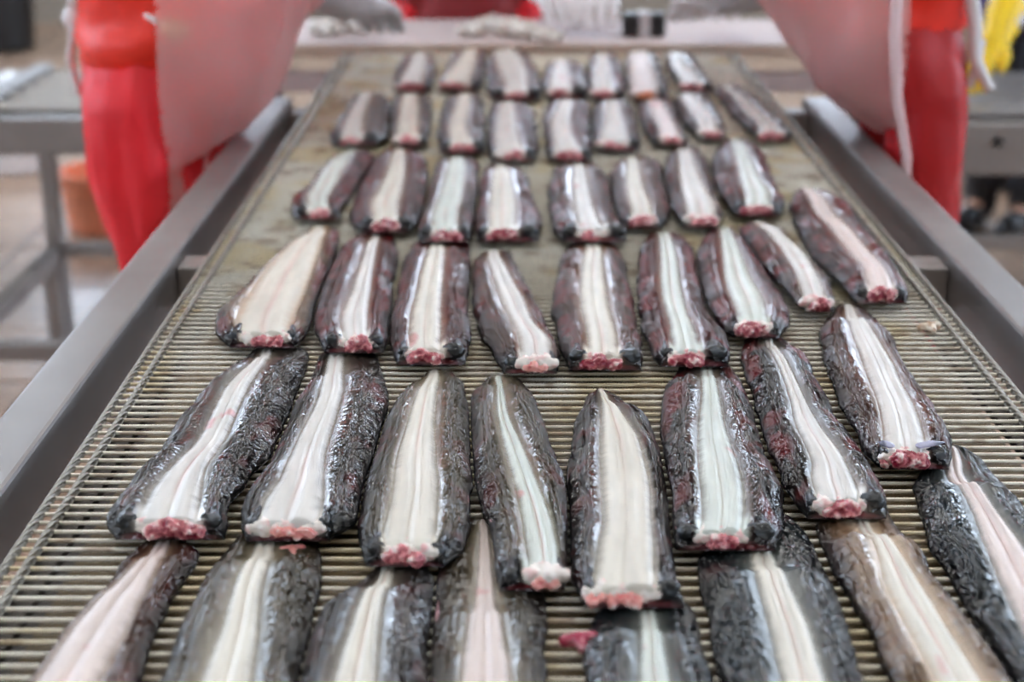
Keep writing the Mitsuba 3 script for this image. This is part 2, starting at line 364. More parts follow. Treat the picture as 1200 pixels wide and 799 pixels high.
# ------------------------------------------------------------------ the split eels, laid out in six rows
# per fish: stations from tail to head (y, left rim, right rim, strip left, strip right), millimetres on the belt
EELS = {
 6: [
  [(1025,-275,-244,-262,-254),(1005,-280,-229,-263,-252),(959,-283,-231,-269,-251),(915,-289,-234,-280,-251),(873,-295,-234,-286,-250),(830,-300,-231,-289,-252),(735,-306,-226,-299,-254),(689,-305,-223,-298,-255)],
  [(1021,-208,-145,-189,-177),(998,-214,-141,-189,-175),(929,-218,-135,-190,-172),(873,-220,-134,-188,-166),(828,-220,-133,-189,-162),(735,-221,-128,-190,-154),(675,-220,-126,-189,-153)],
  [(985,-102,-61,-95,-87),(972,-106,-58,-95,-86),(945,-119,-57,-99,-87),(916,-129,-56,-103,-89),(874,-136,-56,-106,-88),(828,-136,-54,-109,-86),(735,-138,-50,-112,-83),(668,-139,-48,-112,-81)],
  [(1047,-42,-10,-28,-21),(1026,-51,0,-27,-20),(960,-56,16,-27,-16),(912,-56,20,-29,-13),(874,-55,20,-31,-9),(828,-52,19,-33,-5),(736,-50,24,-36,2),(669,-48,24,-37,4)],
  [(942,66,107,83,92),(928,56,116,82,92),(907,49,119,82,92),(874,45,121,80,92),(827,42,124,76,92),(736,33,126,69,93),(662,28,124,63,92)],
  [(1062,172,210,172,179),(1041,155,214,171,180),(990,129,219,167,183),(932,127,220,164,184),(876,126,217,163,187),(828,126,215,161,186),(736,126,214,159,183),(662,127,210,155,179)],
  [(1105,253,283,263,268),(1077,236,286,258,265),(1045,225,286,254,263),(994,222,291,255,269),(932,227,295,250,273),(876,230,301,252,276),(825,230,306,253,279),(736,230,311,254,282),(670,229,315,253,284)],
  [(1193,352,379,356,367),(1167,334,385,350,363),(1133,319,387,344,357),(1064,306,388,341,357),(995,301,389,334,359),(932,302,389,328,357),(865,306,387,325,355),(779,310,390,328,360),(698,312,384,330,362)],
 ],
 5: [
  [(1427,-261,-205,-249,-240),(1374,-275,-200,-251,-238),(1295,-292,-202,-262,-243),(1193,-296,-202,-262,-242),(1123,-304,-213,-269,-244),(1061,-306,-217,-274,-238),(1015,-292,-213,-273,-233)],
  [(1417,-194,-133,-182,-168),(1375,-193,-126,-180,-165),(1279,-199,-115,-175,-156),(1174,-202,-116,-181,-156),(1093,-207,-118,-181,-150),(1047,-206,-118,-187,-145),(1013,-196,-135,-189,-144)],
  [(1370,-88,-57,-83,-74),(1348,-95,-50,-84,-72),(1288,-111,-43,-89,-72),(1228,-118,-39,-92,-71),(1138,-120,-35,-95,-66),(1050,-118,-33,-93,-60),(998,-111,-37,-95,-59),(974,-104,-50,-90,-60)],
  [(1353,-30,5,-20,-14),(1326,-39,13,-18,-13),(1252,-41,23,-17,-9),(1174,-37,31,-10,3),(1090,-31,40,-2,14),(1019,-19,38,5,25),(973,-14,35,8,29),(940,-9,32,10,29)],
  [(1331,72,80,75,79),(1318,64,92,76,81),(1288,58,104,76,83),(1246,51,116,74,90),(1183,43,120,70,101),(1108,39,119,67,103),(1025,38,113,64,98),(967,37,110,57,95),(916,45,111,50,91)],
  [(1390,154,207,176,186),(1353,142,209,172,183),(1299,129,210,167,180),(1229,122,208,157,176),(1169,120,205,149,174),(1095,118,205,142,172),(1040,115,197,138,167),(999,114,185,132,159)],
  [(1464,227,273,247,255),(1424,219,279,245,252),(1358,215,280,245,254),(1279,213,280,242,254),(1200,208,281,235,254),(1123,208,284,233,258),(1077,211,282,226,257),(1051,215,277,226,254)],
  [(1569,337,372,349,358),(1534,320,375,343,355),(1467,304,376,334,354),(1376,295,371,326,353),(1302,290,369,319,346),(1228,286,365,310,339),(1166,285,355,300,331),(1141,291,345,297,325)],
 ],
 4: [
  [(1888,-261,-229,-255,-244),(1852,-267,-220,-255,-238),(1801,-277,-216,-265,-236),(1729,-288,-214,-275,-233),(1630,-304,-216,-283,-231),(1541,-310,-212,-280,-229),(1478,-302,-208,-278,-227),(1427,-281,-216,-267,-226)],
  [(1844,-203,-151,-177,-169),(1802,-211,-144,-178,-167),(1705,-217,-139,-177,-164),(1599,-216,-134,-177,-159),(1500,-208,-130,-177,-153),(1447,-197,-127,-172,-148),(1413,-185,-130,-166,-145)],
  [(1821,-125,-58,-104,-88),(1776,-130,-55,-104,-86),(1640,-132,-52,-107,-83),(1527,-131,-49,-107,-80),(1448,-126,-46,-105,-76),(1380,-115,-50,-100,-74)],
  [(1776,-44,-8,-34,-22),(1747,-50,-2,-34,-20),(1640,-51,14,-26,-7),(1564,-45,25,-17,6),(1474,-36,34,-4,17),(1399,-23,40,3,32),(1357,-12,37,5,32)],
  [(1806,60,120,83,100),(1766,53,124,81,100),(1641,42,127,72,96),(1528,37,125,68,95),(1443,41,123,69,96),(1366,50,116,68,93)],
  [(1853,160,205,175,188),(1803,148,210,172,186),(1706,138,207,165,183),(1586,130,205,156,176),(1474,126,208,153,173),(1411,129,206,150,173),(1376,137,199,149,171)],
  [(1885,240,272,255,266),(1853,230,278,251,264),(1748,211,284,241,260),(1641,202,288,231,258),(1551,199,285,226,257),(1490,203,275,224,251),(1459,212,263,223,248)],
  [(1918,292,322,302,313),(1885,279,328,302,315),(1815,279,335,309,327),(1749,281,342,312,337),(1664,287,346,310,330),(1592,292,341,305,327),(1540,300,331,302,323)],
  [(2101,393,409,396,403),(2072,379,422,392,403),(1997,361,438,386,404),(1919,355,439,382,402),(1842,351,438,386,409),(1749,352,438,387,410),(1674,354,431,386,409),(1601,356,421,377,403),(1569,361,411,375,397)],
 ],
 3: [
  [(2329,-257,-226,-257,-244),(2287,-270,-212,-261,-244),(2114,-289,-221,-276,-248),(1986,-297,-227,-274,-247),(1908,-282,-225,-262,-241)],
  [(2341,-204,-158,-185,-174),(2270,-213,-137,-184,-168),(2114,-219,-125,-183,-158),(1964,-218,-119,-188,-154),(1884,-207,-124,-180,-150),(1848,-190,-129,-174,-149)],
  [(2294,-110,-65,-96,-81),(2237,-118,-56,-98,-78),(2056,-124,-54,-101,-74),(1900,-125,-54,-105,-75),(1806,-119,-57,-99,-74)],
  [(2237,-40,-7,-30,-19),(2193,-49,8,-31,-15),(2071,-53,21,-34,-7),(1922,-54,30,-35,-2),(1806,-47,27,-32,-4)],
  [(2248,68,116,82,96),(2199,52,126,82,96),(2042,43,134,76,96),(1893,43,134,74,98),(1806,54,130,76,103)],
  [(2283,161,204,165,176),(2237,145,213,162,176),(2081,124,209,151,170),(1952,122,199,146,170),(1869,132,179,145,168)],
  [(2355,242,279,247,263),(2295,226,282,242,260),(2106,202,273,228,254),(1952,201,265,219,254),(1873,207,249,213,245)],
  [(2405,324,370,336,350),(2355,305,374,331,347),(2152,278,364,315,338),(1997,273,355,301,333),(1927,280,337,295,321)],
 ],
 2: [
  [(2817,-283,-252,-278,-267),(2767,-293,-232,-278,-261),(2551,-297,-209,-280,-255),(2416,-296,-203,-273,-245),(2347,-280,-211,-266,-241)],
  [(2800,-216,-164,-202,-184),(2734,-222,-153,-201,-177),(2516,-208,-142,-194,-162),(2347,-189,-139,-185,-152)],
  [(2801,-117,-68,-102,-85),(2718,-129,-59,-102,-83),(2482,-128,-52,-108,-83),(2294,-113,-51,-97,-69)],
  [(2735,-36,14,-26,-9),(2656,-48,27,-28,-6),(2417,-48,34,-35,-1),(2242,-39,28,-29,9)],
  [(2784,68,117,83,98),(2703,52,126,78,96),(2483,43,123,55,84),(2243,48,108,57,92)],
  [(2768,147,193,162,177),(2687,131,201,156,174),(2483,119,196,141,171),(2312,119,186,124,165)],
  [(2819,227,273,233,252),(2735,208,278,228,249),(2518,204,271,225,252),(2349,212,262,222,249)],
  [(2819,295,342,298,314),(2736,276,346,289,311),(2553,275,340,293,320),(2392,283,325,287,315)],
  [(2890,372,413,383,396),(2819,360,423,381,395),(2642,363,430,383,403),(2484,370,433,384,411),(2380,377,427,381,411)],
 ],
 1: [
  [(3249,-228,-178,-213,-192),(3141,-238,-165,-210,-182),(2961,-236,-156,-213,-176),(2809,-222,-158,-214,-173)],
  [(3295,-126,-68,-108,-83),(3162,-139,-62,-114,-83),(2962,-145,-63,-132,-85),(2818,-140,-71,-137,-87)],
  [(3272,-57,21,-50,-4),(3141,-62,34,-45,7),(2915,-58,45,-29,18),(2726,-45,39,-18,14)],
  [(3163,68,121,80,97),(3039,52,133,73,97),(2871,44,133,62,96),(2743,52,121,56,91)],
  [(3251,153,206,167,183),(3121,140,209,159,180),(2907,130,203,142,174),(2735,130,187,133,168)],
  [(3273,233,290,236,272),(3121,215,291,224,263),(2907,203,282,211,256),(2727,202,262,202,244)],
  [(3274,315,361,318,336),(3142,299,365,310,332),(2963,296,361,303,334),(2802,297,355,298,332)],
 ],
}
TONES = {  # flank near the strip, flank, rim; sRGB
    'grey': ((96, 88, 76), (52, 46, 41), (28, 25, 26)),
    'olive': ((116, 106, 86), (74, 66, 51), (36, 30, 28)),
    'slate': ((80, 84, 78), (38, 44, 44), (20, 24, 28)),
    'tan': ((196, 172, 146), (128, 102, 78), (52, 44, 42)),
    'brown': ((116, 90, 68), (78, 52, 40), (36, 22, 22)),
    'maroon': ((108, 80, 66), (76, 40, 36), (38, 18, 20)),
}
ROWNAME = {6: 'of the nearest row', 5: 'of second nearest row', 4: 'of third nearest row', 3: 'of fourth nearest row', 2: 'of second farthest row', 1: 'of the farthest row'}
ORD = ['leftmost', 'second from left', 'third from left', 'fourth from left', 'fifth from left', 'sixth from left', 'seventh from left', 'eighth from left', 'rightmost']
LOOKS = {  # tone, redness, strip tint, cut colour (0 pale .. 1 blood red), fin blades, dorsal fins (side), looks
    6: [('brown', .2, 'pink', .5, 0, '', 'brownish split eel with a smooth pinkish strip'),
        ('olive', .1, 'cream', .5, 0, '', 'olive grey split eel with a yellowish ridge'),
        ('grey', .2, 'cream', .5, 0, '', 'grey split eel with a narrow cream strip'),
        ('olive', .1, 'pink', .5, 0, 'l', 'olive grey split eel with pink blush on strip'),
        ('slate', .1, 'mint', .5, 0, '', 'slate grey split eel with greenish strip'),
        ('slate', .15, 'cream', .5, 0, '', 'dark slate split eel with cream strip'),
        ('tan', .1, 'cream', .5, 0, '', 'tan brown split eel with a creamy branching strip'),
        ('slate', .05, 'pink', .5, 0, 'l', 'silvery slate split eel with a broad white strip')],
    5: [('grey', .35, 'white', .75, 0, '', 'charcoal split eel with glinting rim and pink cut'),
        ('grey', .5, 'white', .35, 0, 'l', 'charcoal split eel ending in a salmon cut'),
        ('olive', .3, 'cream', .6, 0, 'r', 'olive split eel with a wide cream double strip'),
        ('olive', .35, 'mint', .25, 0, 'l', 'olive split eel with thin strip and white knob'),
        ('grey', .35, 'cream', .3, 0, '', 'split eel with pointed tail and very wide strip'),
        ('grey', .6, 'mint', .45, 0, 'l', 'maroon flecked split eel with pink seam at left'),
        ('grey', .7, 'white', .6, 0, 'l', 'dark glossy split eel with narrow strip'),
        ('brown', .35, 'white', .85, 2, '', 'brown split eel with pale fin blades')],
    4: [('tan', .8, 'cream', .6, 0, '', 'tan split eel covered by broad cream belly'),
        ('maroon', .8, 'white', .7, 0, '', 'maroon split eel with thin strip, round cut'),
        ('maroon', .6, 'cream', .7, 0, '', 'maroon split eel with cream strip and forked cut'),
        ('brown', .6, 'white', .2, 0, 'l', 'brown split eel bent rightward with white end lump'),
        ('brown', .6, 'cream', .9, 0, '', 'brown split eel with cream strip, ragged red cut'),
        ('maroon', .7, 'mint', .95, 0, 'l', 'maroon split eel with greenish strip, dark red cut'),
        ('maroon', 1., 'mint', .95, 0, '', 'wine red split eel with rounded rim'),
        ('brown', .7, 'white', .85, 0, '', 'narrow brown split eel with white collar'),
        ('maroon', .9, 'pink', .9, 0, 'l', 'reddish split eel with curled tail by right chain')],
    3: [('maroon', .9, 'mint', .5, 0, '', 'slanting maroon split eel'), ('maroon', .7, 'cream', .8, 0, '', 'maroon split eel with a cream strip'),
        ('brown', .4, 'mint', .9, 0, '', 'greyish brown split eel with a red cut'), ('maroon', .7, 'cream', .85, 0, '', 'maroon split eel with a dark red cut'),
        ('brown', .6, 'white', .5, 0, '', 'brown split eel with white end knob'), ('brown', .5, 'cream', .7, 0, '', 'brown split eel with a narrow cream strip'),
        ('brown', .5, 'white', .6, 0, '', 'brown split eel with an even white strip'), ('maroon', .7, 'mint', .9, 0, '', 'maroon split eel with a greenish strip')],
    2: [('brown', .3, 'white', .6, 0, '', 'small greyish split eel'), ('brown', .4, 'cream', .4, 0, '', 'brown split eel with an ivory strip'),
        ('brown', .5, 'cream', .7, 0, '', 'brown split eel with a cream strip'), ('maroon', .5, 'white', .5, 0, '', 'maroon split eel with pink stained strip'),
        ('maroon', .6, 'white', .7, 0, '', 'maroon split eel with a broad white strip'), ('brown', .5, 'white', .4, 0, '', 'brown split eel with white collar'),
        ('maroon', .4, 'pink', .6, 0, '', 'maroon split eel with a pinkish strip'), ('brown', .4, 'white', .6, 0, '', 'brown split eel tilted to the right'),
        ('maroon', .5, 'white', .7, 0, '', 'purplish split eel lying strongly aslant')],
    1: [('maroon', .7, 'white', .7, 0, '', 'maroon split eel'), ('maroon', .6, 'cream', .5, 0, '', 'maroon split eel'), ('maroon', .7, 'white', .5, 0, '', 'broad maroon split eel'),
        ('maroon', .7, 'white', .6, 0, '', 'maroon split eel'), ('maroon', .8, 'white', .6, 0, '', 'maroon split eel'), ('brown', .4, 'pink', .3, 0, '', 'greyish split eel with orange spot'),
        ('brown', .4, 'white', .7, 0, '', 'brown split eel')]}
TINTS = {'white': (207, 203, 197), 'cream': (208, 202, 189), 'mint': (196, 201, 192), 'pink': (208, 192, 185)}


def mixc(a, b, t):
    return a * (1 - t)[..., None] + b * t[..., None]


def sstep(a, b, x):
    t = np.clip((x - a) / (b - a), 0, 1)
    return t * t * (3 - 2 * t)


def make_eel(row, idx, st, look):
    tone, redness, tint, bloody, blades, fins, text = look
    seed = row * 20 + idx
    rs = np.random.default_rng(seed)
    st = np.array(st, float) / 1000.0
    s_st = (st[0, 0] - st[:, 0])
    L = s_st[-1]
    cur = [PchipInterpolator(s_st, st[:, k]) for k in range(5)]
    step = {6: .0022, 5: .0016, 4: .0020, 3: .0034, 2: .0045, 1: .005}[row]
    nu = {6: 54, 5: 62, 4: 50, 3: 34, 2: 26, 1: 22}[row]
    ns = int(L / step)
    th = np.linspace(-math.pi / 2, math.pi / 2, nu)
    u_top = 0.55 * np.sin(th) + 0.45 * th / (math.pi / 2)
    nb = 7
    u_bot = np.linspace(1, -1, nb + 2)[1:-1]
    tip = 9
    svals = np.concatenate([-np.linspace(1, 0.04, tip), np.linspace(0, L, ns), L + np.array([.0012, .002, .0023])])
    W0 = st[0, 2] - st[0, 1]

    def base(s):
        sc = np.clip(s, 0, L)
        y, xl, xr, sl, sr = [c(sc) for c in cur]
        return y, xl, xr, sl, sr

    capw = 0.5 * W0
    tq = np.clip(-svals, 0, 1)                       # tip rings: 1 at the very tip
    y, xl, xr, sl, sr = base(np.where(svals < 0, 0, svals))
    y = np.where(svals < 0, st[0, 0] + capw * tq, y)
    y = np.where(svals > L, st[-1, 0] - (svals - L), y)
    sh = np.sqrt(np.clip(1 - tq ** 2, 0.0004, 1))
    cx = (sl + sr) / 2
    xl, xr = cx + (xl - cx) * sh, cx + (xr - cx) * sh
    sl, sr = cx + (sl - cx) * (0.4 + 0.6 * sh), cx + (sr - cx) * (0.4 + 0.6 * sh)
    W = xr - xl
    sL = sL_ = np.clip(svals, 0, L)
    # slow waviness of the rims
    wav = (meshkit.fbm(np.stack([sL * 28, 0 * sL + seed, 0 * sL], -1), 2, seed) - .5) * 0.006 * sh
    wav2 = (meshkit.fbm(np.stack([sL * 28, 0 * sL + seed + 50, 0 * sL], -1), 2, seed) - .5) * 0.006 * sh
    xl, xr = xl + wav, xr + wav2
    for j, sg in ((idx - 1, -1), (idx + 1, 1)):     # fish of one row touch but do not run into each other
        if 0 <= j < len(EELS[row]):
            o = np.array(EELS[row][j], float) / 1000.0
            so = o[0, 0] - o[:, 0]
            q = o[0, 0] - y
            ok = (q > -0.02) & (q < so[-1] + .004)
            qc = np.clip(q, 0, so[-1])
            if sg > 0:
                ol = PchipInterpolator(so, o[:, 1])(qc)
                midx = (base(sL_)[2] + ol) / 2 - .0007
                xr = np.where(ok, np.maximum(np.minimum(xr, midx), xl + .25 * W), xr)
            else:
                orr = PchipInterpolator(so, o[:, 2])(qc)
                midx = (base(sL_)[1] + orr) / 2 + .0007
                xl = np.where(ok, np.minimum(np.maximum(xl, midx), xr - .25 * W), xl)
    W = xr - xl
    thick = 0.0155 * (0.5 + 0.5 * sstep(0, 0.22 * L, sL)) * np.clip(W / 0.055, 0.35, 1.15)
    thick = thick * (0.35 + 0.65 * sh)
    thick[-3:] *= [0.93, 0.75, 0.45]
    n_ = len(svals)
    s1 = .90 * L
    for o in EELS.get(row + 1, []):                 # the head end rides up onto the tails of the row in front
        ot = np.array(o[0], float) / 1000.0
        if ot[2] > st[-1, 1] - .02 and ot[1] < st[-1, 2] + .02:
            s1 = min(s1, st[0, 0] - (ot[0] + .5 * (ot[2] - ot[1])) - .012)
    headlift = (0 if row == 6 else 0.0085) * sstep(max(s1 - .14, .1 * L), s1, sL)
    # the tail that lies under a head of the row behind stays flat there
    n_ = len(svals)
    cap = np.full(n_, 1.0)
    for o in EELS.get(row - 1, []):
        oh = np.array(o[-1], float) / 1000.0
        if oh[2] > st[0, 1] - .02 and oh[1] < st[0, 2] + .02:
            cap = np.minimum(cap, .0070 + .03 * np.clip((oh[0] - .016 - y) / .045, 0, 1) ** 1.5)

    def point(i_s, u, top=True):
        """Positions for ring indices i_s and section coordinates u (arrays), and the colour coordinates."""
        x = xl[i_s] + (u + 1) / 2 * (xr[i_s] - xl[i_s])
        d = np.abs(x - (sl[i_s] + sr[i_s]) / 2)
        hw = np.maximum((sr[i_s] - sl[i_s]) / 2, 0.0015)
        fw = np.where(x > (sl[i_s] + sr[i_s]) / 2, xr[i_s] - sr[i_s], sl[i_s] - xl[i_s])
        fw = np.maximum(fw, 0.004)
        dn = (d - hw) / fw
        s = sL[i_s]
        a = d / hw
        p = np.sqrt(np.clip(1 - np.abs(u) ** 3.0, 0, 1))
        P3 = np.stack([x * 1.0, y[i_s] * 1.0, 0 * x + seed * .37], -1)
        amp = np.clip(thick[i_s] / 0.012, .3, 1)
        edge = sstep(.25, .6, dn) * (p > 0)
        lobes = (meshkit.fbm(P3 * np.array([62, 26, 1]), 3, seed) - .5) * 0.0062 * sstep(-.1, .5, dn)
        beads = (meshkit.fbm(P3 * np.array([300, 200, 1]), 2, seed + 3) - .5) * 0.0033 * edge * sstep(.44, .62, meshkit.fbm(P3 * np.array([70, 20, 1]), 2, seed + 13))
        ribs = np.sin(2 * math.pi * (s / .0068 + 1.2 * meshkit.noise(P3 * 40, seed + 5)) + 3.5 * u * np.sign(u)) * 0.00022 * sstep(.05, .4, dn)
        fur_c = .52 + .22 * (meshkit.noise(np.stack([s * 14, np.sign(x - (sl[i_s] + sr[i_s]) / 2) * 3 + 9, 0 * s + seed], -1), seed) - .5)
        furrow = -0.0028 * np.exp(-((dn - fur_c) / .07) ** 2)
        strip = 0.0019 * np.sin(np.clip(a, 0, 1) * math.pi) ** .8 * (1 + .35 * np.sign(x - (sl[i_s] + sr[i_s]) / 2)) - 0.0012 * np.exp(-(a / .15) ** 2) - 0.0012 * np.exp(-((dn - .02) / .09) ** 2)
        z = thick[i_s] * p * (0.82 + .26 * np.exp(-((dn - .42) / .3) ** 2)) + (lobes + beads + ribs + furrow + strip) * amp * np.minimum(1, p * 1.4)
        z = np.maximum(z, 0) * np.minimum(1, cap / (1.16 * thick + .0018))[i_s]
        z = B + 0.0006 + headlift[i_s] + z
        return x, y[i_s], z, dn, a, s

    # ---- colours
    inner, mid, rim = [lin(*c) * k for c, k in zip(TONES[tone], (.9, .82, .8))]
    red = lin(104, 26, 30)
    strip_c = lin(*TINTS[tint])

    def colour(x, yy, dn, a, u, s):
        P3 = np.stack([x, yy, 0 * x + seed * .61], -1)
        comb = meshkit.noise(P3 * np.array([50, 520, 1]), seed) * .5 + meshkit.noise(P3 * np.array([40, 160, 1]), seed + 1) * .5
        big = meshkit.fbm(P3 * np.array([30, 14, 1]), 3, seed + 2)
        c = mixc(np.broadcast_to(inner, x.shape + (3,)), mid, sstep(.0, .36, dn + .2 * (big - .5)))
        c = mixc(c, rim, sstep(.5, 1.0, dn + .5 * (big - .5)))
        rm = sstep(.50, .66, meshkit.fbm(P3 * np.array([55, 30, 1]), 3, seed + 4) + .16 * (redness - .5)) * np.exp(-((dn - .72) / .30) ** 2) * min(1, redness * 1.3)
        c = mixc(c, red, rm * .95)
        c = c * (0.86 + .28 * meshkit.noise(P3 * np.array([25, 420, 1]), seed + 6))[..., None]
        c = mixc(c, lin(26, 27, 30), sstep(.93, 1.0, np.abs(u)) * .8)
        # head end: pale collar between dark shoulders
        hd = sstep(L - .034, L - .012, s + .012 * (big - .5))
        c = mixc(c, lin(22, 25, 27), hd * sstep(.22, .42, dn + .3 * (big - .5)) * .94)
        m = 1 - sstep(.62, 1.30, a + .30 * (comb - .5))
        m = np.maximum(m, hd * (1 - sstep(.10, .30, dn + .35 * (big - .5))) * (dn > -5))
        w = np.broadcast_to(strip_c, x.shape + (3,)) * (.80 + .36 * meshkit.fbm(P3 * np.array([120, 22, 1]), 3, seed + 7))[..., None]
        w = mixc(w, lin(214, 150, 146), .35 * np.exp(-(a / .10) ** 2) * sstep(.35, .7, meshkit.noise(P3 * np.array([4, 9, 1]), seed + 8)))
        w = mixc(w, lin(196, 110, 112), .6 * sstep(.78, .88, meshkit.fbm(P3 * np.array([50, 34, 1]), 2, seed + 9)))
        c = mixc(c, np.clip(w, 0, .93), m)
        return c

    n = len(svals)
    iu = np.repeat(np.arange(n), nu).reshape(n, nu)
    uu = np.broadcast_to(u_top, (n, nu))
    x, yy, z, dn, a, s = point(iu, uu)
    col = colour(x, yy, dn, a, uu, s)
    vt = np.stack([x, yy, z], -1)
    ib = np.repeat(np.arange(n), nb).reshape(n, nb)
    ub = np.broadcast_to(u_bot, (n, nb))
    xb = xl[ib] + (ub + 1) / 2 * (xr[ib] - xl[ib])
    vb = np.stack([xb, y[ib], B + 0.0004 + headlift[ib]], -1)
    cb = np.broadcast_to(lin(30, 30, 33), vb.shape)
    V = np.concatenate([vt, vb], 1)
    C = np.concatenate([col, cb], 1)
    UV = np.concatenate([np.stack([s, .03 * dn], -1), np.stack([sL[ib], 0 * xb + .03], -1)], 1)
    m_ = nu + nb
    idx_ = np.arange(n * m_).reshape(n, m_)
    a0, a1 = idx_[:-1], idx_[1:]
    b0, b1 = np.roll(a0, -1, 1), np.roll(a1, -1, 1)
    F = np.concatenate([np.stack([a0, a1, b1], -1).reshape(-1, 3), np.stack([a0, b1, b0], -1).reshape(-1, 3)])
    V, C, UV = V.reshape(-1, 3), C.reshape(-1, 3), UV.reshape(-1, 2)
    e = [V[idx_[0]].mean(0), V[idx_[-1]].mean(0)]
    base_n = len(V)
    V = np.vstack([V, e])
    C = np.vstack([C, [mid, lin(150, 60, 66)]])
    UV = np.vstack([UV, [[0, 0], [L, 0]]])
    r0, r1 = idx_[0], idx_[-1]
    F = np.vstack([F, np.stack([np.full(m_, base_n), r0, np.roll(r0, -1)], -1), np.stack([np.full(m_, base_n + 1), np.roll(r1, -1), r1], -1)])
    me = trimesh.Trimesh(V, F, process=False)
    if me.volume < 0:
        F = F[:, ::-1]
    eel = thing('split_eel', f'{text}, {ORD[idx] if idx < len(EELS[row]) - 1 else "rightmost"} {ROWNAME[row]}', 'fish', 'split eels in rows on the rod belt')
    put('fillet', mikit.ply(trimesh.Trimesh(V, F, process=False), 'eel_skin', smooth=True, uv=UV, color=C), eel)
    # ---- pale belly strip: its own skin lying on the fillet
    na = max(8, nu // 3)
    aa = np.linspace(-1.12, 1.12, na)
    ring_i = np.arange(tip + 1, n - 3)
    ii = np.repeat(ring_i, na).reshape(-1, na)
    xs_ = (sl[ii] + sr[ii]) / 2 + np.broadcast_to(aa, ii.shape) * np.maximum((sr[ii] - sl[ii]) / 2, .0015)
    us_ = np.clip((xs_ - xl[ii]) / np.maximum(xr[ii] - xl[ii], 1e-4) * 2 - 1, -.96, .96)
    x, yy, z, dn, a, s = point(ii, us_)
    z = z + 0.0005 * np.clip(1.14 - np.abs(np.broadcast_to(aa, ii.shape)), 0, .3) / .3 - 0.0001 * (np.abs(aa) > 1.1)
    Cs = colour(x, yy, dn, a, us_, s)
    g = np.arange(len(ring_i) * na).reshape(-1, na)
    q = np.stack([g[:-1, :-1], g[1:, :-1], g[1:, 1:], g[:-1, 1:]], -1).reshape(-1, 4)
    Fs = np.vstack([q[:, [0, 1, 2]], q[:, [0, 2, 3]]])
    UVs = np.stack([s, .03 * dn], -1).reshape(-1, 2)
    put('belly_strip', mikit.ply(trimesh.Trimesh(np.stack([x, yy, z], -1).reshape(-1, 3), Fs, process=False), 'eel_skin', smooth=True, uv=UVs, color=Cs.reshape(-1, 3)), eel, 'pale belly strip')
    # ---- rim fins
    for side in fins:
        sg = -1 if side == 'l' else 1
        si = np.arange(tip + int(.30 * ns), n - 6, 2)
        xe = (xl if sg < 0 else xr)[si] - sg * .0024
        wz = meshkit.noise(np.stack([svals[si] * 60, 0 * xe + seed, 0 * xe], -1), seed)
        pth = np.stack([xe, y[si], B + .0028 + headlift[si] + .0022 * wz], -1)
        cc = tube(pth, .0004 + .0010 * wz, 6)
        put('rim_fin', mikit.ply(cc, 'meat', smooth=True, color=np.broadcast_to(lin(168, 126, 132), (len(cc.vertices), 3)) * (.75 + .5 * meshkit.noise(np.array(cc.vertices) * 90, seed))[:, None]), eel, 'pinkish fin along the rim')
    if row == 6:
        return eel
    # ---- cut end: pale collar and red meat
    yh, zl = st[-1, 0], B + .0006 + headlift[-1]
    xc, hw, wid = (st[-1, 3] + st[-1, 4]) / 2, (st[-1, 4] - st[-1, 3]) / 2, st[-1, 2] - st[-1, 1]
    hw = max(hw, .008)
    bones = []
    for k in range(4):
        t = (k + .5) / 4 * 2 - 1
        r = .0056 + .0018 * rs.random()
        bones.append(((xc + t * hw * .95, yh + .001 + .004 * rs.random(), zl + .0085, r), (xc + t * hw * .9, yh + .013, zl + .009, r * .72)))
    for k in range(3):
        t = k - 1
        bones.append(((xc + t * hw * .9 - .004, yh + .002, zl + .009, .0052), (xc + t * hw * .9 + .004, yh + .002, zl + .009, .0052)))
    er = .0022 if row > 3 else .004
    co = flesh(bones, er, 8)
    v = np.array(co.vertices)
    nz = meshkit.fbm(v * 170, 3, seed)
    co.vertices = v + np.array(co.vertex_normals) * ((nz - .5) * .004)[:, None]
    cw = mixc(np.broadcast_to(lin(232, 224, 216), v.shape), lin(206, 120, 122), sstep(.5, .72, nz) * (.3 + .5 * bloody))
    put('collar', mikit.ply(co, 'meat', smooth=True, color=cw), eel, 'whitish collar tissue')
    bones = []
    nb_ = int(rs.integers(4, 7))
    span = hw * rs.uniform(.62, .95) + .30 * (wid / 2 - hw) * (bloody > .6)
    ctr = rs.uniform(-.3, .3) * hw
    for k in range(nb_):
        t = ((k + .5) / nb_ * 2 - 1) + rs.uniform(-.18, .18)
        arch = 1 - .55 * abs(t)
        r = rs.uniform(.0034, .0064) * (.8 + .35 * bloody) * (.7 + .4 * arch)
        c = (xc + ctr + t * span, yh - .0025 - .006 * rs.random() * bloody, zl + .0005 + r + .0050 * arch * rs.uniform(.3, 1.0), r)
        bones.append((c, (xc + ctr + t * span * .8, yh + .008, zl + .0065, r * .8)))
        if k and rs.random() < .9:
            bones.append((c[:3] + (r * .9,), prev[:3] + (prev[3] * .9,)))
        prev = c
    bones.append(((xc + ctr - span * .7, yh + .007, zl + .006, .003), (xc + ctr + span * .7, yh + .007, zl + .006, .003)))
    mt = flesh(bones, er * .8, 9)
    v = np.array(mt.vertices)
    nz = meshkit.fbm(v * 190 + 3, 3, seed + 11)
    nz2 = meshkit.fbm(v * np.array([420, 420, 300]) + 9, 2, seed + 12)
    v = v + np.array(mt.vertex_normals) * ((nz - .5) * .0058 + (nz2 - .5) * .0030)[:, None]
    v[:, 2] = np.maximum(v[:, 2], zl + .0002)
    mt.vertices = v
    nz = .6 * nz + .4 * nz2
    pale, deep = lin(216, 132, 136), lin(128, 20, 42)
    if bloody < .4:
        pale, deep = lin(232, 160, 150), lin(206, 92, 96)
